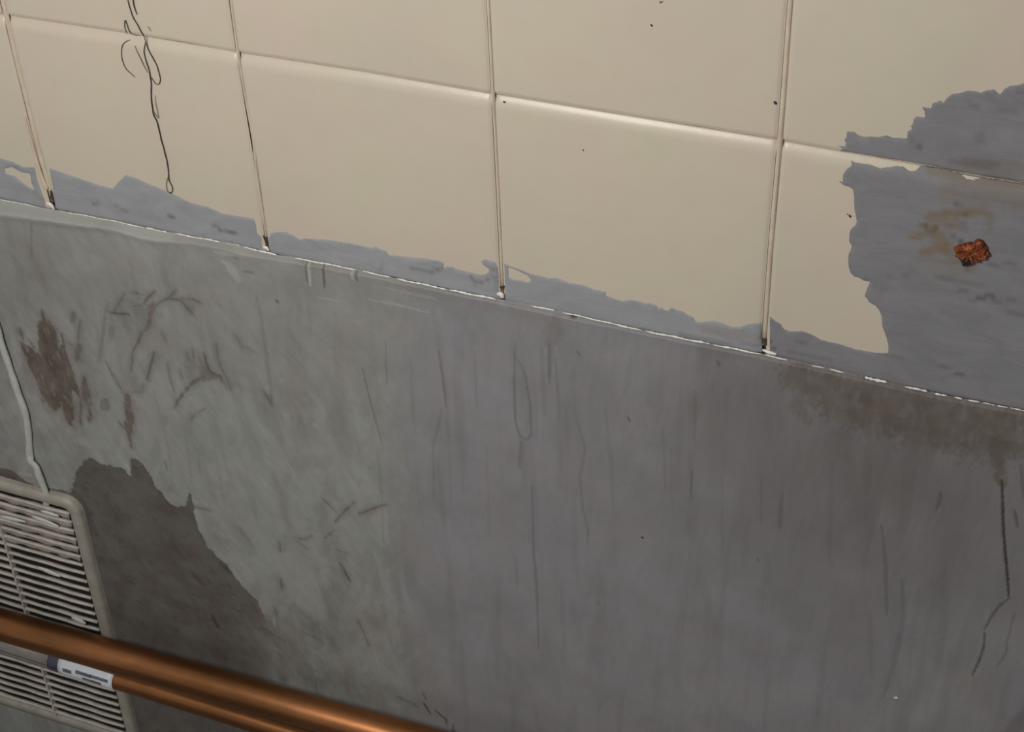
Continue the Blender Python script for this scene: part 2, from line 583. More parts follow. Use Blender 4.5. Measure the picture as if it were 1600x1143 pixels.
# ------------------------------------------------------------------ lower wall: plaster with its stains and some painted shade
B_DIRT = [
    ([(64, 505), (75, 560), (95, 610)], 26, .95), ([(48, 545), (60, 585), (72, 625)], 17, .85), ([(66, 485), (70, 512)], 8, .8),
    ([(30, 513), (36, 532)], 5, .8), ([(34, 535), (50, 572)], 11, .7), ([(44, 530), (54, 545)], 6, .6),
    ([(76, 503), (88, 545), (102, 590), (110, 630)], 18, .85), ([(96, 522), (102, 555), (112, 585)], 7, .8),
    ([(85, 560), (100, 600), (108, 650)], 20, .9), ([(60, 580), (75, 625), (82, 640)], 14, .7), ([(110, 580), (124, 620)], 9, .7),
    ([(131, 590), (138, 620), (141, 657)], 11, .85), ([(126, 620), (126, 662)], 6, .7), ([(97, 625), (105, 655), (115, 667)], 10, .7),
    ([(115, 488), (113, 502)], 8, .6), ([(125, 500), (121, 532)], 7, .55), ([(124, 538), (119, 560)], 12, .6), ([(106, 534), (115, 541)], 6, .5),
    ([(243, 453), (232, 464), (226, 473)], 5, .8),
    ([(276, 452), (265, 464), (252, 470), (240, 480), (236, 492), (232, 508), (222, 520), (215, 535), (207, 550), (205, 578)], 6, .65),
    ([(240, 472), (236, 492)], 13, .7), ([(236, 496), (230, 514)], 12, .6), ([(265, 466), (282, 468), (290, 478), (300, 488)], 6, .65),
    ([(283, 465), (300, 468), (314, 474)], 6, .6), ([(290, 480), (302, 492)], 9, .5), ([(252, 516), (258, 532)], 4, .5),
    ([(196, 457), (185, 475), (176, 490)], 5, .55), ([(168, 474), (163, 495), (160, 530), (155, 562)], 8, .4),
    ([(201, 491), (184, 490), (170, 488)], 5, .8), ([(208, 456), (224, 459)], 8, .5), ([(210, 477), (224, 475)], 6, .5),
    ([(174, 500), (173, 530)], 12, .35), ([(180, 480), (215, 520)], 34, .22), ([(205, 470), (232, 500)], 34, .25),
    ([(241, 550), (234, 575), (230, 592)], 6, .8), ([(224, 600), (222, 612)], 4, .5), ([(208, 612), (224, 612)], 4, .5),
    ([(166, 564), (185, 600), (200, 625), (208, 650), (212, 665)], 5, .6), ([(199, 615), (203, 650), (202, 682), (205, 698)], 11, .8),
    ([(185, 659), (197, 673)], 5, .7), ([(299, 543), (303, 560)], 5, .6), ([(292, 551), (293, 564)], 6, .5),
    ([(338, 535), (341, 555), (345, 572)], 5, .6), ([(319, 553), (325, 575), (335, 584), (346, 586), (348, 594)], 6, .9),
    ([(312, 560), (320, 585), (338, 586)], 18, .5), ([(320, 588), (300, 598), (290, 610), (278, 625), (273, 637)], 8, .75),
    ([(346, 573), (355, 590), (361, 607)], 6, .6), ([(262, 568), (265, 590), (272, 612)], 9, .4), ([(280, 578), (284, 594)], 5, .5),
    ([(298, 655), (308, 645), (320, 638)], 4, .5), ([(368, 522), (379, 542)], 5, .4), ([(385, 541), (397, 550)], 5, .4),
    ([(300, 560), (290, 600)], 30, .2), ([(330, 600), (345, 640)], 6, .25), ([(414, 610), (425, 632)], 7, .6),
    ([(416, 630), (412, 640)], 20, .2),
    ([(505, 778), (527, 800)], 4, .5), ([(554, 783), (537, 799), (524, 814)], 6, .65), ([(562, 801), (583, 793), (603, 788)], 5, .75),
    ([(522, 827), (508, 840)], 6, .6), ([(462, 840), (478, 841), (488, 835)], 5, .5), ([(465, 845), (482, 857)], 4, .5),
    ([(437, 846), (439, 860)], 6, .7), ([(440, 903), (441, 920)], 7, .6), ([(531, 878), (540, 893), (547, 907)], 6, .8),
    ([(524, 856), (542, 863)], 7, .5), ([(303, 792), (328, 798)], 6, .5), ([(374, 823), (394, 850)], 6, .45),
    ([(500, 790), (520, 850), (530, 900), (520, 960)], 50, .22), ([(345, 878), (360, 895)], 9, .8),
    ([(329, 960), (339, 980)], 6, .8), ([(559, 968), (578, 1008)], 5, .65), ([(430, 1048), (453, 1072)], 7, .6),
    ([(659, 1081), (666, 1092)], 5, .6), ([(662, 1098), (673, 1115)], 6, .8), ([(680, 1109), (695, 1122), (712, 1146)], 6, .8),
    ([(620, 1088), (652, 1102)], 12, .35), ([(410, 982), (445, 1002)], 20, .6), ([(429, 948), (433, 962)], 6, .5),
    ([(400, 960), (440, 1005), (480, 1050), (500, 1075)], 66, .34), ([(510, 915), (522, 960)], 36, .25), ([(460, 950), (520, 1010)], 60, .22),
    ([(480, 1020), (560, 1090), (640, 1125)], 50, .2), ([(395, 1010), (412, 1040)], 12, .5), ([(470, 985), (500, 1000)], 10, .4),
    ([(268, 840), (300, 860), (318, 905), (312, 935)], 30, .75), ([(235, 900), (300, 945), (330, 970)], 24, .4), ([(310, 905), (330, 925)], 18, .9),
    ([(255, 870), (275, 905)], 12, .7),
    ([(1250, 592), (1320, 625), (1420, 650), (1520, 672), (1640, 690)], 110, .70), ([(1540, 655), (1640, 675)], 55, .75),
    ([(1256, 606), (1246, 636), (1262, 660)], 26, .4), ([(1553, 690), (1560, 735), (1565, 757)], 24, .75), ([(1555, 700), (1620, 705)], 26, .45),
    ([(1352, 650), (1358, 690), (1350, 770)], 14, .3), ([(870, 500), (858, 540)], 34, .25), ([(860, 530), (856, 590)], 12, .22),
    ([(1086, 615), (1082, 660)], 16, .2), ([(1180, 560), (1090, 548)], 20, .15),
    ([(470, 412), (600, 445), (760, 480), (900, 510)], 20, .14), ([(40, 345), (55, 420), (40, 470)], 16, .12),
]
B_DARK = [
    ([(402, 462), (412, 520), (420, 580), (426, 622)], 8, .22), ([(566, 577), (580, 630), (597, 692)], 4, .4), ([(600, 535), (604, 602)], 4, .25),
    ([(684, 550), (692, 600), (697, 638)], 5, .42), ([(690, 640), (676, 700), (678, 755)], 5, .2),
    ([(803, 538), (802, 600), (805, 660), (812, 682), (822, 688), (830, 680), (828, 640), (820, 590), (812, 570), (804, 562)], 4, .45),
    ([(815, 690), (812, 732)], 9, .32), ([(845, 545), (850, 650)], 8, .18), ([(857, 538), (858, 602)], 5, .3), ([(866, 560), (874, 655)], 4, .25),
    ([(831, 760), (833, 850), (838, 920), (841, 1015)], 4, .38), ([(805, 868), (808, 922)], 4, .2),
    ([(899, 650), (914, 700), (906, 745), (909, 790), (918, 830), (917, 850)], 5, .25), ([(1081, 735), (1080, 782)], 5, .42),
    ([(1036, 670), (1040, 765)], 6, .15), ([(1086, 620), (1084, 690)], 6, .18), ([(1222, 772), (1218, 824)], 7, .35), ([(1190, 740), (1190, 822)], 4, .2),
    ([(1378, 822), (1384, 880), (1386, 960)], 6, .35), ([(1410, 905), (1412, 960), (1396, 1040), (1380, 1090)], 10, .28), ([(1361, 960), (1361, 1060)], 8, .15),
    ([(1565, 752), (1568, 830), (1574, 900), (1576, 932)], 4.5, 1.0), ([(1578, 934), (1560, 948), (1550, 962), (1538, 983)], 4, .6),
    ([(1539, 988), (1537, 1010), (1531, 1030), (1519, 1054)], 4, .7), ([(1585, 958), (1574, 1000), (1572, 1020), (1557, 1042)], 4, .4),
    ([(1469, 770), (1470, 780), (1463, 797)], 4, .5), ([(1585, 798), (1590, 824)], 5, .55), ([(1595, 730), (1600, 780)], 6, .4),
    ([(477, 413), (479, 442)], 6, .5), ([(503, 417), (505, 452)], 5, .6), ([(553, 424), (557, 441)], 5, .5), ([(400, 463), (404, 475)], 4, .3),
    ([(430, 470), (433, 474)], 5, .6), ([(380, 424), (396, 426)], 5, .4), ([(365, 402), (372, 405)], 6, .3),
    ([(886, 494), (896, 499)], 7, .9), ([(980, 652), (984, 660)], 5, .5), ([(1119, 566), (1123, 575)], 5, .5), ([(900, 551), (905, 556)], 5, .4),
    ([(52, 345), (52, 400)], 4, .3), ([(935, 940), (937, 946)], 4, .4), ([(1183, 872), (1186, 878)], 4, .4), ([(627, 1022), (634, 1026)], 5, .4),
    ([(628, 953), (633, 957)], 4, .35), ([(640, 440), (720, 462)], 6, .2), ([(590, 700), (598, 800), (600, 860)], 5, .16), ([(676, 690), (678, 780)], 5, .15),
    ([(945, 640), (955, 720), (958, 800)], 8, .14), ([(1048, 700), (1050, 790)], 6, .12), ([(985, 560), (975, 620)], 10, .1),
    ([(1130, 700), (1128, 900)], 5, .1), ([(760, 700), (764, 840)], 5, .12), ([(700, 660), (704, 800)], 4, .12), ([(1300, 720), (1296, 880)], 8, .12),
    ([(640, 560), (648, 680)], 4, .14), ([(520, 540), (530, 640)], 5, .12), ([(740, 550), (744, 640)], 4, .14),
    ([(270, 600), (290, 680), (300, 760)], 9, .12), ([(320, 620), (340, 720), (352, 800)], 8, .12), ([(450, 620), (470, 720)], 10, .1),
    ([(240, 610), (262, 700), (270, 760)], 7, .14), ([(258, 720), (260, 735)], 5, .4), ([(310, 700), (312, 740)], 8, .2),
    ([(1640, 1090), (1575, 1146)], 34, .38), ([(266, 846), (276, 862), (290, 876)], 14, .42), ([(298, 896), (318, 914)], 18, .49),  # first stroke paints shade into the lower right corner
    ([(240, 930), (305, 955)], 34, .25), ([(112, 768), (135, 800), (128, 812)], 30, .45), ([(-20, 738), (22, 748)], 20, .49), ([(330, 962), (340, 982)], 8, .8),
    ([(200, 905), (180, 960)], 30, .15), ([(340, 880), (358, 896)], 9, .45),
]
B_PALE = [
    ([(480, 411), (481, 425), (484, 448)], 6, .8), ([(548, 424), (549, 438)], 5, .6), ([(572, 470), (620, 480), (668, 491)], 4, .35),
    ([(490, 466), (540, 476)], 5, .2), ([(352, 412), (368, 430), (372, 440)], 20, .4), ([(335, 395), (365, 400)], 9, .35),
    ([(600, 452), (680, 470)], 6, .2), ([(120, 690), (180, 700), (205, 745)], 30, .25), ([(60, 640), (90, 700), (100, 750)], 44, .18),
    ([(305, 800), (325, 840), (350, 880), (375, 905)], 26, .35), ([(430, 780), (440, 830)], 26, .28), ([(400, 850), (440, 900)], 60, .25),
    ([(270, 775), (300, 800)], 22, .3), ([(427, 968), (429, 978)], 8, .6), ([(395, 985), (405, 1000)], 12, .4), ([(420, 1010), (440, 1020)], 10, .35),
    ([(450, 720), (462, 742)], 7, .45), ([(450, 650), (455, 700)], 30, .15), ([(570, 740), (596, 790), (598, 850)], 30, .25),
    ([(590, 590), (610, 640), (620, 760)], 8, .10), ([(820, 620), (818, 670)], 8, .10), ([(465, 880), (468, 940)], 8, .3), ([(500, 890), (502, 940)], 8, .2),
    ([(1000, 1100), (1250, 1080)], 120, .06), ([(1380, 1143), (1460, 1040), (1600, 990)], 120, .12), ([(1340, 700), (1345, 760)], 6, .08),
    ([(1530, 668), (1560, 690), (1620, 694)], 5, .3), ([(770, 465), (790, 485)], 6, .15), ([(134, 735), (140, 745)], 6, .5), ([(196, 726), (207, 742)], 6, .7),
    ([(30, 738), (48, 742)], 12, .35), ([(1000, 1090), (1002, 1091)], 3, .2), ([(1396, 1090), (1403, 1091)], 5, 1.0),
    ([(420, 1075), (520, 1110)], 8, .25), ([(225, 360), (250, 374)], 12, .3),
]
LEDGE = [(0, 335), (62, 342), (112, 349), (169, 356), (225, 372), (244, 375), (300, 380), (340, 388), (381, 399), (437, 407), (480, 415),
         (620, 440), (775, 473), (887, 498), (1000, 520), (1200, 560), (1600, 646)]
zz_led = interp(LEDGE, -0.006)


def polyW(pts, y):
    return WP(pts, y)


YP = -0.006                   # front of the plaster
P_BARE = polyW([(96, 776), (112, 768), (117, 742), (130, 722), (142, 716), (152, 722), (160, 726), (178, 730), (192, 734), (203, 744), (202, 718),
                (210, 716), (224, 728), (236, 748), (244, 764), (254, 770), (262, 786), (276, 794), (291, 790), (296, 772), (301, 790), (303, 806), (312, 832),
                (324, 856), (340, 872), (356, 884), (366, 900), (384, 922), (402, 940), (414, 962), (420, 985), (436, 1010), (420, 1045), (430, 1075),
                (430, 1200), (200, 1200), (170, 990), (150, 900), (128, 820)], YP)
P_BARE2 = polyW([(-120, 722), (0, 732), (14, 733), (27, 742), (42, 752), (56, 760), (78, 764), (92, 766), (110, 770), (122, 800), (60, 800), (0, 790), (-120, 760)], YP)
P_PALE = polyW([(320, 850), (300, 790), (255, 740), (210, 700), (150, 690), (240, 560), (420, 640), (560, 720), (600, 760), (604, 860), (560, 960), (480, 960), (420, 950)], YP)


def build_grid(xs, s):
    X, Sg = np.meshgrid(xs, s)
    Z = row0(X) + 0.0004 - Sg
    return X, Z, Sg


xs = np.concatenate([np.linspace(XL, -0.40, 24, endpoint=False), np.arange(-0.40, 1.30, 0.00135), np.linspace(1.3, XR, 26)])
zlow = 0.50
s_fine = np.concatenate([np.linspace(0, 0.014, 22, endpoint=False), np.arange(0.014, 0.62, 0.00135), np.linspace(0.62, 0.985, 24)])
X, Z, Sg = build_grid(xs, s_fine)
Z[-1, :] = 0.0
print('grid', X.shape, X.size)
led = np.maximum(row0(X) - zz_led(X), 0.0)               # apparent height of the ledge
dep = 0.0035 + 0.55 * led                               # how far the plaster stands proud there
nz = fbm(X * 34, Z * 12, 2, 4)
nz2 = fbm(X * 9, Z * 5, 8, 3)
lip = sstep(0, 1, Sg / (dep * 0.9 + 0.0004))
Yg = 0.0005 - lip * (dep + 0.0006 * fbm(X * 120, Z * 30, 12, 3))
Yg = Yg - 0.0012 * np.exp(-((Sg - dep) / 0.005) ** 2) * sstep(0.3, 0.0, X)
back = sstep(0.03, 0.16, Sg)
Yg = Yg * (1 - back) + (-YP * -1) * back
Yg = Yg + (0.0007 * nz + 0.0022 * nz2) * sstep(0.004, 0.05, Sg)
sdb = poly_sd(X.ravel(), Z.ravel(), P_BARE).reshape(X.shape)
sdb2 = poly_sd(X.ravel(), Z.ravel(), P_BARE2).reshape(X.shape)
ragn = 0.003 * fbm(X * 300, Z * 150, 21, 4)
sb = np.maximum(sdb, sdb2) + ragn
px_, pz_ = W(425, 1030, YP)
soft = np.exp(-(((X - px_) / 0.10) ** 2 + ((Z - pz_) / 0.07) ** 2) ** 1.5)
bare = sstep(-0.0006, 0.0010, sb) * (1 - soft) + sstep(-0.035, 0.05, sb + 0.02 * nz) * soft
Yg = Yg + 0.0013 * bare * (1 - 0.5 * soft)               # the skim coat is missing there
dirt = strokes(X, Z, B_DIRT, YP, 0.55, 1)
wide = strokes(X, Z, [(p, w_ * 2.8 + 6, q * 0.30) for p, w_, q in B_DIRT if p[0][0] < 620 and w_ < 26], YP, 0.5, 9)
B_FILL = [
    ([(65, 485), (75, 503), (86, 510), (90, 524), (92, 548), (97, 536), (103, 550), (110, 569), (119, 594), (128, 619), (120, 616), (113, 610), (113, 626),
      (116, 648), (110, 663), (102, 654), (98, 630), (94, 640), (85, 641), (75, 632), (70, 619), (67, 634), (63, 616), (53, 588), (44, 569), (33, 544),
      (34, 535), (47, 544), (58, 552), (60, 544), (60, 516), (64, 503)], .92),
    ([(130, 586), (138, 604), (143, 626), (143, 656), (138, 657), (138, 632), (130, 626), (125, 613)], .85),
    ([(194, 614), (204, 617), (208, 638), (211, 662), (207, 670), (205, 697), (200, 688), (194, 670), (196, 645)], .8),
    ([(112, 487), (118, 488), (116, 503), (110, 503)], .6), ([(118, 541), (127, 540), (128, 552), (122, 566), (115, 562)], .6),
    ([(157, 624), (168, 622), (174, 634), (168, 642), (157, 640)], .5), ([(308, 588), (318, 576), (322, 560), (330, 578), (345, 588), (330, 594), (312, 596)], .6),
    ([(168, 488), (180, 484), (184, 492), (170, 500)], .5), ([(232, 474), (246, 470), (243, 482), (236, 494), (230, 500)], .55),
    ([(286, 470), (302, 470), (306, 482), (296, 492)], .4), ([(417, 612), (424, 614), (428, 634), (421, 626)], .5)]
rgf = 0.0034 * fbm((X + 0.25 * Z) * 520, Z * 45, 77, 3) + 0.0007 * fbm(X * 900, Z * 500, 78, 2)
for pl, st_ in B_FILL:
    q = WP(pl, YP)
    m = (X > q[:, 0].min() - .006) & (X < q[:, 0].max() + .006) & (Z > q[:, 1].min() - .006) & (Z < q[:, 1].max() + .006)
    v_ = st_ * sstep(-0.0012, 0.0010, poly_sd(X[m], Z[m], q) + rgf[m])
    dirt[m] = np.maximum(dirt[m], v_)
brk = sstep(-0.75, -0.10, fbm(X * 260, Z * 90, 44, 4))
dirt = dirt * (0.35 + 0.65 * brk) * (1 - 0.35 * bare)
dirt = np.maximum(dirt, wide)
dark = strokes(X, Z, B_DARK, YP, 0.35, 2)
dark = np.where(dark < 0.5, dark * 0.8, dark)
pale = strokes(X, Z, B_PALE, YP, 0.6, 3)
sdp = poly_sd(X.ravel(), Z.ravel(), P_PALE).reshape(X.shape)
pale = np.maximum(pale, 0.22 * sstep(-0.03, 0.03, sdp + 0.02 * nz))
stn = fbm((X + 0.16 * Z + 0.012 * nz) * 62, Z * 9, 91, 4)
stn2 = fbm((X - 0.35 * Z) * 60, Z * 30, 95, 4)
lx, lz = W(400, 800, YP)
stm = np.clip(sstep(0.05, -0.03, X - W(610, 700, YP)[0]) * sstep(0.09, 0.20, Sg) , 0, 1)
pale = np.maximum(pale, 0.24 * sstep(0.05, 0.55, stn) * stm)
pale = np.maximum(pale, 0.22 * sstep(0.10, 0.5, stn2) * stm)
dark = np.maximum(dark, 0.13 * sstep(0.08, 0.5, -stn) * stm * (1 - bare))
dark = np.maximum(dark, 0.12 * sstep(0.10, 0.5, -stn2) * stm * (1 - bare))
dark = np.maximum(dark, 0.10 * sstep(0.12, 0.55, fbm(X * 75, Z * 7, 97, 3)) * (1 - stm) * sstep(0.01, 0.05, Sg))
Yg = Yg - 0.0007 * stn * stm
led_l = sstep(0.0045, 0.0075, led)
pale = np.maximum(pale, 0.35 * led_l * (1 - sstep(dep * 0.9, dep * 1.6, Sg)))
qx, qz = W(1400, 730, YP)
painted_shade = np.exp(-(((X - qx) / 0.24) ** 2 + ((Z - qz) / 0.22) ** 2)) * (0.85 + 0.3 * nz)  # broad soft shadow right of centre, put into the plaster colour
xt, _ = W(610, 760, YP)
tint = sstep(-0.035, 0.06, X - xt + 0.03 * nz - 0.25 * np.clip(Z - (Z0 - 0.34), 0, 1))
Yg = Yg - 0.0007 * pale - 0.0003 * dirt + 0.0005 * dark
# crumpled skim between the scribbles
Yg = Yg + (1 - tint) * (0.0006 * fbm(X * 80 + 30 * Z, Z * 45, 51, 4) - 0.0009 * np.abs(fbm(X * 42 + 14 * Z, Z * 17, 61, 3)))
flat = lambda a: a.reshape(-1)
# the opening behind the grille
_vx1 = (W(127, 830, -0.015)[0] + W(172, 990, -0.015)[0] + W(213, 1143, -0.015)[0]) / 3
_vz1 = (W(0, 754, -0.015)[1] + W(70, 772, -0.015)[1]) / 2
_vz0 = W(0, 1101, -0.015)[1]
Yg = np.where((X > _vx1 - 0.29) & (X < _vx1 - 0.010) & (Z > _vz0 + 0.010) & (Z < _vz1 - 0.010), 0.0030, Yg)
cell = grid_faces(*X.shape)
VV = np.stack([X, Yg, Z], -1).reshape(-1, 3)
inb = (flat(bare) > 0.5)
fm = inb[cell].sum(1) >= 3
AT = {'dirt': flat(dirt), 'dark': flat(dark), 'pale': flat(pale), 'bare': flat(bare), 'tint': flat(tint), 'painted_shade': flat(np.clip(painted_shade, 0, 1))}


def sub_mesh(name, cells, lab=None):
    used = np.unique(cells)
    remap = np.full(len(VV), -1)
    remap[used] = np.arange(len(used))
    o = mesh_obj(name, VV[used], remap[cells], M_PLASTER, wall, attrs={k: v[used] for k, v in AT.items()})
    if lab:
        o['label'] = lab
    return o


# opening for the vent duct is behind the grille, the plaster simply runs on behind it
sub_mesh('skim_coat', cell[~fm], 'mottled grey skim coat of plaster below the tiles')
sub_mesh('bare_plaster', cell[fm], 'darker moist plaster where the skim coat has come away beside the vent')

# ------------------------------------------------------------------ grey paint films brushed over the tiles
TILE_DRK = [([(330, 352), (345, 355)], 5, .5), ([(342, 358), (350, 362), (358, 364)], 6, .6), ([(348, 356), (356, 360)], 6, .6), ([(360, 362), (376, 368)], 5, .7),
            ([(262, 336), (272, 338)], 7, .6), ([(142, 320), (155, 316)], 6, .4), ([(165, 300), (178, 320), (200, 330)], 5, .3),
            ([(590, 424), (602, 410)], 5, .2), ([(675, 424), (692, 419)], 6, .5), ([(640, 418), (680, 426)], 3, .3), ([(735, 430), (742, 442), (760, 438), (766, 434)], 5, .4),
            ([(770, 420), (776, 450)], 5, .25), ([(1160, 535), (1190, 540)], 6, .25), ([(1060, 520), (1120, 534), (1185, 540)], 5, .3),
            ([(1192, 524), (1200, 545)], 12, .8), ([(1203, 530), (1204, 535)], 6, .7), ([(1207, 543), (1211, 546)], 5, .7),
            ([(1245, 534), (1262, 538)], 6, .35), ([(1250, 552), (1300, 562)], 6, .25), ([(1230, 548), (1290, 560)], 5, .25),
            ([(1420, 558), (1460, 566), (1498, 582)], 5, .4), ([(1490, 580), (1504, 586)], 6, .5), ([(1370, 552), (1430, 560)], 5, .25),
            ([(1435, 230), (1442, 233)], 6, .6), ([(1512, 158), (1524, 166)], 6, .35), ([(1425, 206), (1426, 220)], 5, .2), ([(1528, 210), (1534, 222)], 18, .25),
            ([(1488, 252), (1560, 258)], 14, .3), ([(1492, 368), (1500, 376)], 5, .95), ([(1535, 414), (1560, 413), (1585, 411)], 5, .35),
            ([(1465, 432), (1500, 436), (1540, 444)], 5, .3), ([(1500, 440), (1560, 446)], 4, .3), ([(1490, 454), (1510, 455)], 6, .3), ([(1518, 468), (1530, 465), (1556, 460)], 7, .6),
            ([(1505, 470), (1525, 472)], 5, .35), ([(1545, 470), (1600, 466)], 5, .35), ([(1570, 486), (1600, 492)], 5, .3), ([(1470, 488), (1500, 495)], 6, .2),
            ([(1460, 354), (1466, 358)], 5, .5), ([(1478, 348), (1486, 350)], 5, .5), ([(1446, 352), (1456, 364)], 6, .5), ([(1506, 350), (1512, 355)], 5, .4),
            ([(1488, 320), (1502, 316)], 6, .5), ([(1495, 338), (1520, 330)], 5, .45), ([(1580, 145), (1640, 150)], 4, .3), ([(1590, 158), (1640, 162)], 4, .3),
            ([(1420, 430), (1380, 432)], 4, .25), ([(1510, 417), (1514, 422)], 14, .4), ([(1520, 170), (1600, 175)], 3, .2)]
TILE_STN = [([(1424, 370), (1440, 366)], 14, .75), ([(1440, 350), (1456, 354), (1462, 372)], 14, .75), ([(1450, 336), (1490, 332), (1530, 330), (1548, 336)], 14, .75),
            ([(1440, 395), (1462, 388), (1476, 384)], 16, .8), ([(1476, 376), (1480, 392)], 14, .85), ([(1456, 370), (1476, 372)], 20, .6), ([(1465, 345), (1500, 352)], 22, .5),
            ([(1548, 336), (1545, 360)], 10, .4), ([(1480, 300), (1560, 300), (1620, 320)], 50, .28), ([(1450, 270), (1520, 282), (1620, 300)], 14, .5),
            ([(1500, 285), (1620, 306)], 22, .35), ([(1480, 405), (1520, 418)], 24, .35), ([(1508, 258), (1600, 262)], 26, .3),
            ([(1440, 400), (1500, 430)], 40, .15), ([(130, 310), (250, 345)], 14, .12), ([(1100, 515), (1190, 530)], 20, .25), ([(54, 300), (75, 320)], 12, .3)]


def film_depth(x, z):
    """depth of the tiled surface, whatever tile or joint lies there"""
    y = np.full(np.shape(x), 0.0)
    done = np.zeros(np.shape(x), bool)
    for r in (0, 1, 2):
        for c in range(-2, 8):
            m = ((x >= colx(c, z) + gapv(c) / 2) & (x <= colx(c + 1, z) - gapv(c + 1) / 2)
                 & (z >= rowz(r, x) + (GAPH / 2 if r else -.01)) & (z <= rowz(r + 1, x) - GAPH / 2)) & ~done
            y[m] = tile_surface(c, r, x[m], z[m])
            done |= m
    y[~done] = 0.0016
    return y


def film(name, outer, holes=(), thick=0.00045, step=0.0042, lab=None, y_extra=0.0, mat=None):
    rings = [WP(outer)] + [WP(h) for h in holes]
    pts, edges = [], []
    rr = []
    for q in rings:
        d = resample(np.vstack([q, q[:1]]), 0.0016)[:-1]
        d = d + 0.00035 * np.stack([fbm(d[:, 0] * 700, d[:, 1] * 700, 5, 2), fbm(d[:, 0] * 700, d[:, 1] * 700, 6, 2)], 1)
        rr.append(d)
        n0 = len(pts)
        pts += [tuple(v) for v in d]
        edges += [(n0 + i, n0 + (i + 1) % len(d)) for i in range(len(d))]
    nb = len(pts)
    allr = rr[0]
    gx = np.arange(allr[:, 0].min(), allr[:, 0].max(), step)
    gz = np.arange(allr[:, 1].min(), allr[:, 1].max(), step)
    GX, GZ = np.meshgrid(gx, gz)
    GX = (GX + np.where(np.arange(len(gz)) % 2, step / 2, 0)[:, None]).ravel()
    GZ = GZ.ravel()

    def sd(x, z):
        v = poly_sd(x, z, rr[0])
        for h in rr[1:]:
            v = np.minimum(v, -poly_sd(x, z, h))
        return v
    k = sd(GX, GZ) > 0.0013
    # an inner ring just inside the edge gives the film its rounded lip
    ring = []
    for q in rr:
        tan = np.roll(q, -1, 0) - np.roll(q, 1, 0)
        nrm = np.stack([-tan[:, 1], tan[:, 0]], 1) / (np.linalg.norm(tan, axis=1)[:, None] + 1e-9)
        for sgn in (1, -1):
            cand = q + sgn * nrm * 0.0007
            ok = sd(cand[:, 0], cand[:, 1]) > 0.00045
            ring.append(cand[ok])
    inner = np.vstack(ring + [np.stack([GX[k], GZ[k]], 1)])
    # extra points along the level joint where the surface bends
    jx = np.arange(allr[:, 0].min(), allr[:, 0].max(), 0.0016)
    ex = np.vstack([np.stack([jx, row1(jx) - GAPH / 2 + o_], 1) for o_ in (-.0145, -.011, -.008, -.0060, -.0045, -.0033, -.0023, -.0014, -.0006, .0030, .0042, .0055)])
    ex = ex[sd(ex[:, 0], ex[:, 1]) > 0.0005]
    inner = np.vstack([inner, ex])
    allp = [Vector(p) for p in pts] + [Vector((a, b)) for a, b in inner]
    vs, es, fs, *_ = delaunay_2d_cdt(allp, edges, [], 0, 1e-7)
    P = np.array([(v.x, v.y) for v in vs])
    T = np.array([f for f in fs if len(f) == 3])
    cen = P[T].mean(1)
    T = T[sd(cen[:, 0], cen[:, 1]) > 0]
    dist = np.clip(sd(P[:, 0], P[:, 1]), 0, 1)
    lipf = sstep(0, 0.0008, dist)
    y = film_depth(P[:, 0], P[:, 1]) + 0.00005 - thick * lipf * (1 + 0.5 * fbm(P[:, 0] * 60, P[:, 1] * 260, 71, 3)) - 0.00008 - y_extra
    # orientation towards the camera (-y)
    a, b, c = P[T[:, 0]], P[T[:, 1]], P[T[:, 2]]
    cr_ = (b[:, 0] - a[:, 0]) * (c[:, 1] - a[:, 1]) - (b[:, 1] - a[:, 1]) * (c[:, 0] - a[:, 0])
    T[cr_ < 0] = T[cr_ < 0][:, ::-1]
    at = {'stain': strokes(P[:, 0], P[:, 1], TILE_STN, 0.0, .6, 5), 'dark': strokes(P[:, 0], P[:, 1], TILE_DRK, 0.0, .3, 6)}
    o = mesh_obj(name, np.stack([P[:, 0], y, P[:, 1]], 1), T, mat or M_PAINT, wall, attrs=at)
    if lab:
        o['label'] = lab
    return o


def bot(x0, x1):
    """lower border of a film, running right to left along the bottom edge of the tiles"""
    p = [q for q in ROW0 if x0 < q[0] < x1]
    xs_, ys_ = [q[0] for q in ROW0], [q[1] for q in ROW0]
    p = [(x0, float(np.interp(x0, xs_, ys_)))] + p + [(x1, float(np.interp(x1, xs_, ys_)))]
    return [(a, b - 0.8) for a, b in p][::-1]


film('paint_patch', [(-90, 215), (-40, 236), (0, 247), (19, 252), (37, 261), (54, 261), (58, 280), (64, 297), (70, 312)] + bot(0, 72) + [(-90, 292)],
     [[(8, 263), (19, 261), (34, 269), (47, 271), (49, 284), (54, 297), (45, 292), (34, 284), (24, 275), (9, 271)]])
film('paint_patch', [(77, 262), (97, 269), (131, 281), (160, 290), (176, 294), (187, 282), (197, 273), (211, 277), (225, 284), (250, 294), (268, 301),
                     (285, 310), (300, 317), (325, 323), (347, 333), (377, 338), (396, 341), (400, 350), (401, 363), (408, 369), (409, 380)] + bot(85, 411)
     + [(84, 310), (82, 290)])
film('paint_patch', [(420, 372), (424, 364), (434, 362), (447, 362), (458, 367), (469, 374), (477, 372), (512, 374), (525, 376), (550, 380), (582, 387),
                     (588, 385), (594, 389), (603, 391), (608, 398), (630, 400), (660, 403), (687, 407), (694, 412), (692, 419), (700, 416), (708, 417),
                     (716, 421), (725, 423), (738, 426), (750, 429), (760, 428), (765, 423), (763, 419), (756, 415), (752, 408), (758, 405), (766, 407),
                     (773, 409), (777, 417), (778.5, 428), (779, 446)] + bot(420, 779))
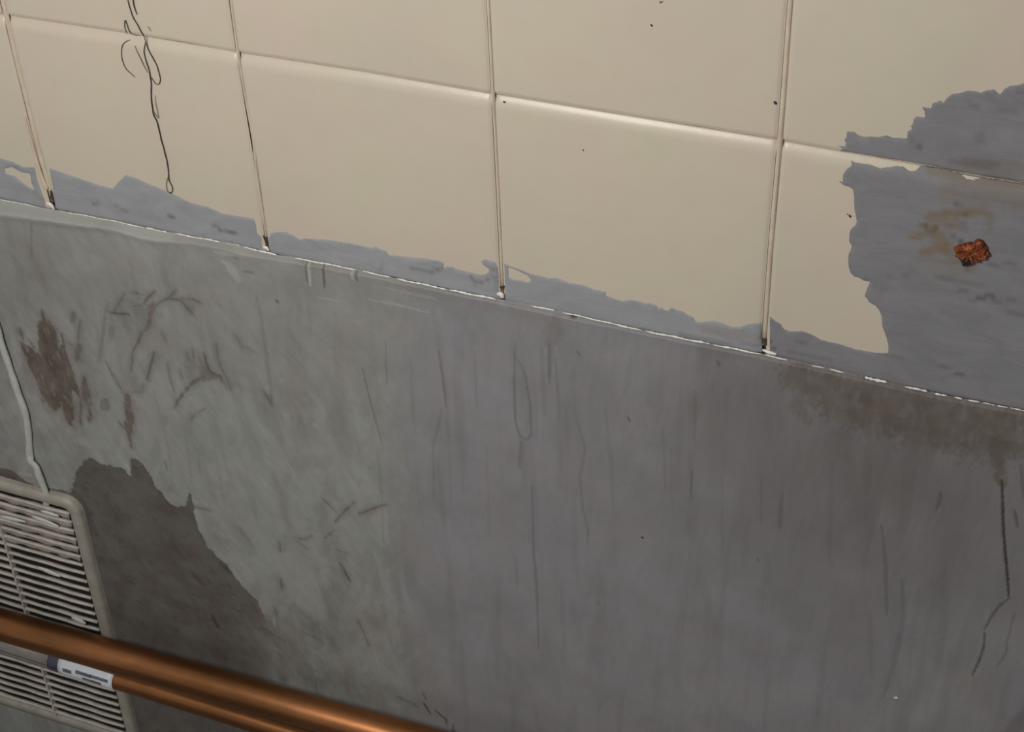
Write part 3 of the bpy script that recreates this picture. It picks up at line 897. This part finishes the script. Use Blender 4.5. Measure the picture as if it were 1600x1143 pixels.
film('paint_patch', [(788, 411), (797, 415), (812, 420), (828, 427), (845, 431), (857, 434), (870, 434), (890, 441), (912, 445), (930, 452), (947, 456),
                     (946, 461), (955, 464), (963, 467), (972, 470), (986, 468), (1000, 470), (1008, 474), (1014, 472), (1025, 476), (1030, 482),
                     (1033, 479), (1038, 484), (1044, 485), (1049, 480), (1058, 484), (1067, 486), (1073, 491), (1082, 494), (1087, 502), (1094, 503),
                     (1115, 500), (1130, 505), (1145, 511), (1157, 510), (1170, 506), (1180, 504), (1189, 504), (1190, 525)] + bot(790, 1190)
     + [(789, 440)],
     [[(794, 417.5), (800, 419), (812, 424), (824, 430), (831, 437), (825, 441), (812, 437), (800, 436), (795, 432)]])
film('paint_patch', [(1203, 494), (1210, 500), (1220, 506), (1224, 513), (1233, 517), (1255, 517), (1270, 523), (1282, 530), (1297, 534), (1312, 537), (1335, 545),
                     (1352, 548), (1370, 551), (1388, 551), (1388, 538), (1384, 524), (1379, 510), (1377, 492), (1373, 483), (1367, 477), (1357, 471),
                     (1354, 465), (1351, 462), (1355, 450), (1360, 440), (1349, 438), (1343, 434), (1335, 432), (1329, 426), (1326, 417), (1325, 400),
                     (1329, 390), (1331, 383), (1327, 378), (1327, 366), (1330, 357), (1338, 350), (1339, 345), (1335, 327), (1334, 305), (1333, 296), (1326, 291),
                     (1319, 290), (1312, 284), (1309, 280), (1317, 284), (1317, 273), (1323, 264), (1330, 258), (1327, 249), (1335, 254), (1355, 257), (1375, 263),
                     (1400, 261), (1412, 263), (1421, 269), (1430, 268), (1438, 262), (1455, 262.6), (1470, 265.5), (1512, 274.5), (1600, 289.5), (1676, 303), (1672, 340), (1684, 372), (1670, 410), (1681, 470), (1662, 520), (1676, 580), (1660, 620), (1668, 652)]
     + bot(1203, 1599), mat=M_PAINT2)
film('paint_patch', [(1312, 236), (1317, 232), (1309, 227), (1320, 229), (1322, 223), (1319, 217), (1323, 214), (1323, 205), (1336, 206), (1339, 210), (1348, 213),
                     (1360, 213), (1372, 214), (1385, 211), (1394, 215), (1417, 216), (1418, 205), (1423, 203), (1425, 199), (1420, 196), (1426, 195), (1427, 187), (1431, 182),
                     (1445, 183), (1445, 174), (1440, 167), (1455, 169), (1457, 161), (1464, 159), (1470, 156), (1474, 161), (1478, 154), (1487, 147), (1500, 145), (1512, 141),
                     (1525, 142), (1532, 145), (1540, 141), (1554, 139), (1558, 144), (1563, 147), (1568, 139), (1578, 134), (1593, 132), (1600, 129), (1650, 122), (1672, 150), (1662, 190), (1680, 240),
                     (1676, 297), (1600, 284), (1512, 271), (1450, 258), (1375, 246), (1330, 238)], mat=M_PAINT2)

# ------------------------------------------------------------------ white sealant bead under the tiles, broken into the lengths that still show
BEADS = [(-60, 62, .8), (92, 226, 1.0), (228, 262, 1.3), (272, 346, 1.5), (352, 376, .6), (380, 434, 1.6), (458, 560, 1.2), (566, 612, 1.1),
         (618, 700, 1.5), (702, 776, 1.8), (830, 868, 1.2), (878, 1004, 1.3), (1008, 1110, 1.5), (1114, 1192, 1.4), (1194, 1232, 1.0), (1268, 1290, .9),
         (1296, 1320, 1.1), (1351, 1387, 2.2), (1413, 1426, .9), (1418, 1450, 1.5), (1460, 1481, 1.5), (1490, 1505, 1.3), (1512, 1532, 1.0), (1535, 1556, .8),
         (1558, 1576, 1.2), (1578, 1640, .9)]
RX, RY = [q[0] for q in ROW0] + [1690], [q[1] for q in ROW0] + [659]
for i, (a, b, k) in enumerate(BEADS):
    n = max(4, int((b - a) / 3.0))
    xs_ = np.linspace(a, b, n)
    P, R = [], []
    for j, q in enumerate(xs_):
        f = j / (n - 1)
        rr_ = k * 0.00060 * (0.10 + 0.90 * min(1, math.sin(math.pi * f) * 3) ** 0.8) * (0.55 + 0.8 * random.random())
        x, z = W(q, float(np.interp(q, RX, RY)) + 0.3 + 0.4 * math.sin(q * .13), -0.001)
        P.append((x, -0.0012, z + 0.0002))
        R.append(rr_)
    v, f_ = tube(P, R, 8, 0.9)
    mesh_obj('sealant_bead', v, f_, M_BEAD, wall)

# lumps of old sealant at the feet of the upright joints
for (q, s, rx, rz) in ((([(74, 316), (80, 318), (86, 326)]), 1, .0020, 0), (([(412, 384), (418, 386), (421, 391)]), 1, .0016, 0),
                       (([(778, 458), (784, 458), (787, 464)]), 1, .0024, 0), (([(1192, 545), (1203, 549), (1214, 552)]), 1, .0016, 0)):
    P = [(x, -0.0012, z) for x, z in smooth_line(WP(q), 0.0012)]
    R = [rx * (0.5 + 0.5 * math.sin(math.pi * (i + .5) / len(P))) for i in range(len(P))]
    v, f_ = tube(P, R, 8)
    mesh_obj('sealant_lump', v, f_, M_BEAD, wall)
# cream drip of grout left unpainted over the left joint and crumbs in the joint feet
for pts, rad in (([(38, 180), (50, 225), (60, 262), (67, 282), (74, 297)], .0022),):
    P = [(x, 0.0002, z) for x, z in smooth_line(WP(pts), 0.003)]
    R = [rad * (0.45 + 1.0 * i / len(P)) for i in range(len(P))]
    R[-1] *= .3
    v, f_ = tube(P, R, 10, 0.5)
    mesh_obj('grout_drip', v, f_, M_GROUT, wall)


def blob(name, poly, y0, y1, mat, parent, jag=0.0006, seed=1, lab=None):
    """irregular solid lump with a polygonal outline"""
    rnd = random.Random(seed)
    q = resample(np.vstack([WP(poly), WP(poly)[:1]]), 0.0018)[:-1]
    c = q.mean(0)
    V, F = [], []
    lv = [(1.0, y0), (1.0, y0 * .4 + y1 * .6), (.86, y1 * .92 + y0 * .08), (.5, y1)]
    n = len(q)
    for s, y in lv:
        for p in q:
            V.append((c[0] + (p[0] - c[0]) * s + rnd.uniform(-jag, jag), y + rnd.uniform(-jag, jag) * (1 if s < 1 else .5),
                      c[1] + (p[1] - c[1]) * s + rnd.uniform(-jag, jag)))
    V.append((c[0], y1 + rnd.uniform(-jag, jag), c[1]))
    for k in range(len(lv) - 1):
        for i in range(n):
            F.append((k * n + i, k * n + (i + 1) % n, (k + 1) * n + (i + 1) % n, (k + 1) * n + i))
    b = (len(lv) - 1) * n
    for i in range(n):
        F.append((b + i, b + (i + 1) % n, len(V) - 1))
    me_o = mesh_obj(name, V, F, mat, parent, smooth=False)
    bm = bmesh.new()
    bm.from_mesh(me_o.data)
    bmesh.ops.recalc_face_normals(bm, faces=bm.faces)
    bm.to_mesh(me_o.data)
    bm.free()
    if lab:
        me_o['label'] = lab
    return me_o


# dark crumbly pits at the feet of the joints
for k, q in enumerate(([(77, 298), (82, 295), (84, 306), (87, 318), (82, 318), (77, 310)], [(409, 366), (416, 370), (420, 380), (417, 388), (413, 379)],
                       [(779, 449), (784, 446), (791, 447), (790, 453), (783, 454)], [(1190, 529), (1194, 527), (1199, 531), (1200, 541), (1195, 542), (1190, 537)])):
    blob('crumbling_pit', q, 0.003, 0.0004, M_PIT, wall, 0.0004, k)


def fleck(name, px, py, r, y=-0.0004, mat=None, lab=None, asp=1.5, ang=0.6):
    x, z = W(px, py, y)
    V, F = [], []
    n = 7
    for k in range(n):
        a = 2 * math.pi * k / n
        u, v = math.cos(a) * r * asp, math.sin(a) * r
        V.append((x + u * math.cos(ang) - v * math.sin(ang), y + 0.0006, z + u * math.sin(ang) + v * math.cos(ang)))
    V.append((x, y - 0.0004, z))
    F = [(k, (k + 1) % n, n) for k in range(n)]
    o = mesh_obj(name, V, F, mat or M_FLECK, wall)
    return o


for px, py, r in ((1018, 40, .0013), (1032, 4, .0010), (1035, 3, .0006), (1211, 161, .0014), (787, 160, .0008), (911, 235, .0008), (1328, 338, .0013),
                  (1324, 335, .0006)):
    fleck('speck', px, py, r, ang=-0.8)
fleck('speck', 1003, 840, .0010, YP - .001, ang=-0.5)
fleck('speck', 1400, 1090, .0013, YP - .001, M_BEAD)

# ------------------------------------------------------------------ rusted stub
stub = bpy.data.objects.new('rusty_stub', None)
COL.objects.link(stub)
sx_, sz_ = W(1518, 392)
stub.location = (sx_, -0.001, sz_)
stub['label'] = 'orange-brown rusted metal stub sticking out of the grey painted patch'
stub['category'] = 'metal stub'


def under(o, root):
    o.parent = root
    o.matrix_parent_inverse = Matrix.Translation(-Vector(root.location))
    return o


under(blob('rusted_metal', [(1490, 384), (1498, 381), (1506, 379), (1522, 376), (1528, 372), (1536, 373), (1541, 380), (1543, 390), (1547, 397),
                            (1541, 402), (1524, 405), (1515, 408), (1504, 404), (1496, 397)], 0.0005, -0.0065, M_RUST, None, 0.0011, 9), stub)
under(blob('hollow', [(1501, 398), (1508, 395), (1517, 397), (1521, 405), (1514, 410), (1506, 412)], -0.0005, -0.0068, M_DUCT, None, 0.0005, 4,
           'black hollow at its lower left'), stub)

# ------------------------------------------------------------------ tangle of dark thread on the tiles
th = bpy.data.objects.new('thread_tangle', None)
COL.objects.link(th)
tx, tz = W(225, 70)
th.location = (tx, -0.001, tz)
th['label'] = 'thin tangle of dark loose thread hanging down the cream tiles'
th['category'] = 'thread'
STR = [([(198, -30), (201, 0), (208, 24), (218, 42), (225, 56), (232, 76), (240, 90), (247, 105), (251, 122), (249, 131), (243, 129), (237, 120)], .55),
       ([(207, -30), (209, 0), (212, 14), (215, 22)], .6),
       ([(227, 66), (226, 82), (230, 97), (234, 110), (237, 130), (237, 150), (239, 168), (241, 178), (247, 192), (252, 214), (258, 236), (263, 258), (265, 280),
         (270, 291), (270, 298), (266, 301)], .7),
       ([(199, 53), (196, 42), (196, 30), (199, 36), (203, 48), (208, 54), (216, 55)], .45),
       ([(203, 62), (195, 66), (191, 74), (191, 88), (194, 99), (200, 109), (212, 120)], .4),
       ([(211, 71), (217, 83), (224, 98), (232, 113)], .35),
       ([(243, 148), (245, 165), (249, 184), (240, 172)], .3),
       ([(265, 272), (261, 284), (262, 296), (269, 302)], .35),
       ([(231, 41), (235, 44), (236, 48)], .25)]
for pts, r in STR:
    ln = smooth_line(WP(pts), 0.0022)
    P = []
    for i, (x, z) in enumerate(ln):
        y0 = float(film_depth(np.array([x]), np.array([z]))[0])
        P.append((x, min(y0, 0.0009) - 0.0009 - 0.0005 * abs(math.sin(i * .5)), z))
    R = [r * 0.00085 * (0.45 + 0.55 * math.sin(math.pi * (i + .6) / (len(P) + .2)) ** .5) for i in range(len(P))]
    v, f_ = tube(P, R, 6)
    under(mesh_obj('strand', v, f_, M_THREAD), th)

# ------------------------------------------------------------------ pale cable down the plaster
pts = [(-60, 330), (-34, 420), (-12, 490), (2, 537), (15, 575), (27, 612), (40, 650), (45, 687), (46, 708), (50, 720), (57, 727), (62, 741), (69, 758), (74, 774), (73, 790)]
ln = smooth_line(WP(pts, -0.010), 0.004)
P = [(x, -0.0095 - (0.002 if i > len(ln) * .8 else 0), z) for i, (x, z) in enumerate(ln)]
R = [0.0050 * (0.95 + 0.06 * math.sin(i * .7) + 0.06 * math.sin(i * .23)) for i in range(len(P))]
R[-1] *= .6
v, f_ = tube(P, R, 12, 0.6)
cb = mesh_obj('cable', v, f_, M_CABLE)
cb['label'] = 'pale grey cable running down the grey plaster into the top of the vent'
cb['category'] = 'cable'

# ------------------------------------------------------------------ vent grille
YV = -0.015
vent = bpy.data.objects.new('vent_grille', None)
COL.objects.link(vent)
vent['label'] = 'dirty off-white louvred wall vent behind the copper pipes'
vent['category'] = 'vent'
vx1 = (W(127, 830, YV)[0] + W(172, 990, YV)[0] + W(213, 1143, YV)[0]) / 3
vzt = (W(0, 754, YV)[1] + W(70, 772, YV)[1]) / 2
vzb = W(0, 1101, YV)[1]
vx0 = vx1 - 0.30
FWD = 0.0165
print('vent', vx0, vx1, vzb, vzt, [W(a, b, YV)[0] for a, b in ((127, 830), (172, 990), (213, 1143))])
vent.location = (vx0, -0.006, vzb)


def rounded_ring(x0, x1, z0, z1, rad, n=6):
    out = []
    for cx_, cz_, a0 in ((x1 - rad, z1 - rad, 0), (x0 + rad, z1 - rad, 90), (x0 + rad, z0 + rad, 180), (x1 - rad, z0 + rad, 270)):
        for k in range(n + 1):
            a = math.radians(a0 + 90 * k / n)
            out.append((cx_ + rad * math.cos(a), cz_ + rad * math.sin(a)))
    return out


prof = [(0.0, 0.004), (0.0, YV + 0.004), (0.0022, YV), (FWD - 0.0035, YV - 0.0005), (FWD, YV + 0.0030), (FWD, 0.003)]
V, F = [], []
for ins_, y in prof:
    V += [(a, y, b) for a, b in rounded_ring(vx0 + ins_, vx1 - ins_, vzb + ins_, vzt - ins_ * (1.0), max(0.022 - ins_ * .9, 0.004))]
n = 28
for k in range(len(prof) - 1):
    for i in range(n):
        F.append((k * n + i, k * n + (i + 1) % n, (k + 1) * n + (i + 1) % n, (k + 1) * n + i))
under(mesh_obj('frame', V, F, M_FRAME), vent)
ix0, ix1, iz0, iz1 = vx0 + FWD, vx1 - FWD, vzb + FWD, vzt - FWD


def box(x0, x1, y0, y1, z0, z1):
    V = [(x0, y0, z0), (x1, y0, z0), (x1, y1, z0), (x0, y1, z0), (x0, y0, z1), (x1, y0, z1), (x1, y1, z1), (x0, y1, z1)]
    return V, [(0, 3, 2, 1), (4, 5, 6, 7), (0, 1, 5, 4), (1, 2, 6, 5), (2, 3, 7, 6), (3, 0, 4, 7)]


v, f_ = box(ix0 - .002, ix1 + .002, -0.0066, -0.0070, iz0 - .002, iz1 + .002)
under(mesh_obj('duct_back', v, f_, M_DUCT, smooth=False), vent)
# louvre slats, each a slanted blade with a rounded nose
pitch = 0.0142
nsl = int((iz1 - iz0) / pitch)
pitch = (iz1 - iz0) / nsl
slat_me = None
mid = W(70, 1022, YV)[1]
for k in range(nsl):
    zc = iz0 + (k + 0.5) * pitch
    L = ix1 - ix0
    if slat_me is None:
        sec = [(-0.0034, -0.0012), (-0.0068, -0.0020), (-0.0080, -0.0014), (-0.0082, -0.0002), (-0.0078, 0.0010), (-0.0066, 0.0016), (-0.0034, 0.0014)]
        V, F = [], []
        nx = 16
        for i in range(nx + 1):
            for (yy, zz) in sec:
                V.append((L * i / nx, yy + 0.0003 * math.sin(i * 2.1), zz + 0.00045 * math.sin(i * 1.3 + yy * 900)))
        m = len(sec)
        for i in range(nx):
            for j in range(m):
                F.append((i * m + j, i * m + (j + 1) % m, (i + 1) * m + (j + 1) % m, (i + 1) * m + j))
        F += [tuple(range(m - 1, -1, -1)), tuple(nx * m + j for j in range(m))]
        o = mesh_obj('slat', V, F, M_VENT)
        slat_me = o.data
    else:
        o = bpy.data.objects.new('slat', slat_me)
        COL.objects.link(o)
    o.parent = vent
    o.location = Vector((ix0, -0.0068, zc)) - Vector(vent.location)
for xr in (W(18, 885, YV)[0], W(18, 885, YV)[0] - 0.10):
    v, f_ = box(xr - .0014, xr + .0014, -0.0085, -0.0152, iz0, iz1)
    under(mesh_obj('rib', v, f_, M_VENT, smooth=False), vent)
v, f_ = box(ix0, ix1, -0.0085, -0.0148, mid - .006, mid + .006)
under(mesh_obj('middle_bar', v, f_, M_FRAME, smooth=False), vent)


def dab(px0, py0, px1, py1, r, y=-0.0157):
    P = [(x, y, z) for x, z in smooth_line(WP([(px0, py0), ((px0 + px1) / 2, (py0 + py1) / 2), (px1, py1)], y), 0.003)]
    R = [r * (0.35 + 0.65 * math.sin(math.pi * (i + .5) / len(P))) for i in range(len(P))]
    v, f_ = tube(P, R, 8, 0.35)
    return under(mesh_obj('paint_dab', v, f_, M_DABS), vent)


for k in range(6):                     # old paint clogging the upper gaps
    zc = iz1 - (k + 1.0) * pitch + 0.0006
    P = [(ix0 + 0.10 + (ix1 - ix0 - 0.102) * i / 24, -0.0118 - 0.0006 * math.sin(i * 1.7 + k), zc) for i in range(25)]
    R = [0.0046 * (0.8 + 0.25 * math.sin(i * 1.1 + k * 2)) * (1.0 if k < 4 else (0.45 + 0.5 * abs(math.sin(i * .9 + k)))) for i in range(25)]
    v, f_ = tube(P, R, 6, 0.6)
    under(mesh_obj('clogging_paint', v, f_, M_CLOG), vent)
dab(64, 798, 92, 806, .0032)
dab(50, 806, 92, 822, .0036)
dab(112, 964, 134, 974, .0048)
dab(60, 886, 94, 900, .0040)
dab(0, 806, 40, 815, .0030)

# ------------------------------------------------------------------ copper pipes


def pipe(name, a, b, y, r, mat, label, x_far):
    """a, b: pixels on the axis; built as a straight run at depth y"""
    p, q = np.array(W(*a, y)), np.array(W(*b, y))
    d = (q - p) / (q[0] - p[0])
    P = []
    for x in np.linspace(x_far[0], x_far[1], 60):
        s = x - p[0]
        wob = 0.0004 * math.sin(x * 17)
        P.append((x, y + wob, p[1] + d[1] * s))
    v, f_ = tube(P, r, 32)
    root = bpy.data.objects.new(name, None)
    COL.objects.link(root)
    root.location = P[0]
    root['label'] = label
    root['category'] = 'pipe'
    root['group'] = 'copper pipes'
    under(mesh_obj('pipe_wall', v, f_, mat), root)
    return root, (lambda x: Vector((x, y + 0.0004 * math.sin(x * 17), p[1] + d[1] * (x - p[0]))))


up, upf = pipe('copper_pipe', (0, 975), (470, 1107), -0.062, 0.0200, M_COPPER, 'bright thicker copper pipe, the upper and nearer of the two', (XL + .05, XR - .05))
lo, lof = pipe('copper_pipe', (0, 1000), (356, 1112), -0.033, 0.0150, M_COPPER2, 'duller thin copper pipe just below and behind the brighter one', (XL + .05, XR - .05))
del up['group'], lo['group']


def sleeve(name, f, x0, x1, r, mat, root, lab=None, a0=0, a1=360, th=0.0006):
    V, F = [], []
    nx, na = 10, 28
    for lay in (0, 1):
        rr_ = r + (th if lay == 0 else 0)
        for i in range(nx + 1):
            c = f(x0 + (x1 - x0) * i / nx)
            for k in range(na + 1):
                a = math.radians(a0 + (a1 - a0) * k / na)
                V.append((c.x, c.y - math.cos(a) * rr_, c.z + math.sin(a) * rr_))
    s = (nx + 1) * (na + 1)
    for i in range(nx):
        for k in range(na):
            q = i * (na + 1) + k
            F.append((q, q + 1, q + na + 2, q + na + 1))
            F.append((s + q, s + q + na + 1, s + q + na + 2, s + q + 1))
    for i in range(nx):
        for k in (0, na):
            q = i * (na + 1) + k
            F.append((q, q + na + 1, s + q + na + 1, s + q))
    for k in range(na):
        for i in (0, nx):
            q = i * (na + 1) + k
            F.append((q, s + q, s + q + 1, q + 1))
    o = mesh_obj(name, V, F, mat)
    bm = bmesh.new()
    bm.from_mesh(o.data)
    bmesh.ops.recalc_face_normals(bm, faces=bm.faces)
    bm.to_mesh(o.data)
    bm.free()
    if lab:
        o['label'] = lab
    return under(o, root)


ylf = -0.033 - 0.0150
xa = W(84, 1032, ylf)[0]
xb = W(173, 1060, ylf)[0]
sleeve('pipe_sleeve', lof, XL + .06, xa, 0.0150, M_SLEEVE, lo, 'grey sleeve over its left end', th=0.0010)
sleeve('tape', lof, xa - 0.012, xa + 0.012, 0.0156, M_TAPE, lo, 'dark bluish tape beside the label', th=0.0008)
sleeve('paper_label', lof, xa + 0.004, xb, 0.0154, M_LABEL, lo, 'creased white printed label stuck round it', -42, 62, th=0.0012)
L = xb - xa - .004
for (u0, u1, aa, ab) in ((.34, .62, 16, 32), (.60, .93, 18, 32), (.46, .66, -8, 6), (.62, .80, -10, 7), (.10, .26, 4, 22)):
    sleeve('print', lof, xa + .004 + L * u0, xa + .004 + L * u1, 0.0167, M_PRINT, lo, None, aa, ab, th=0.00025)
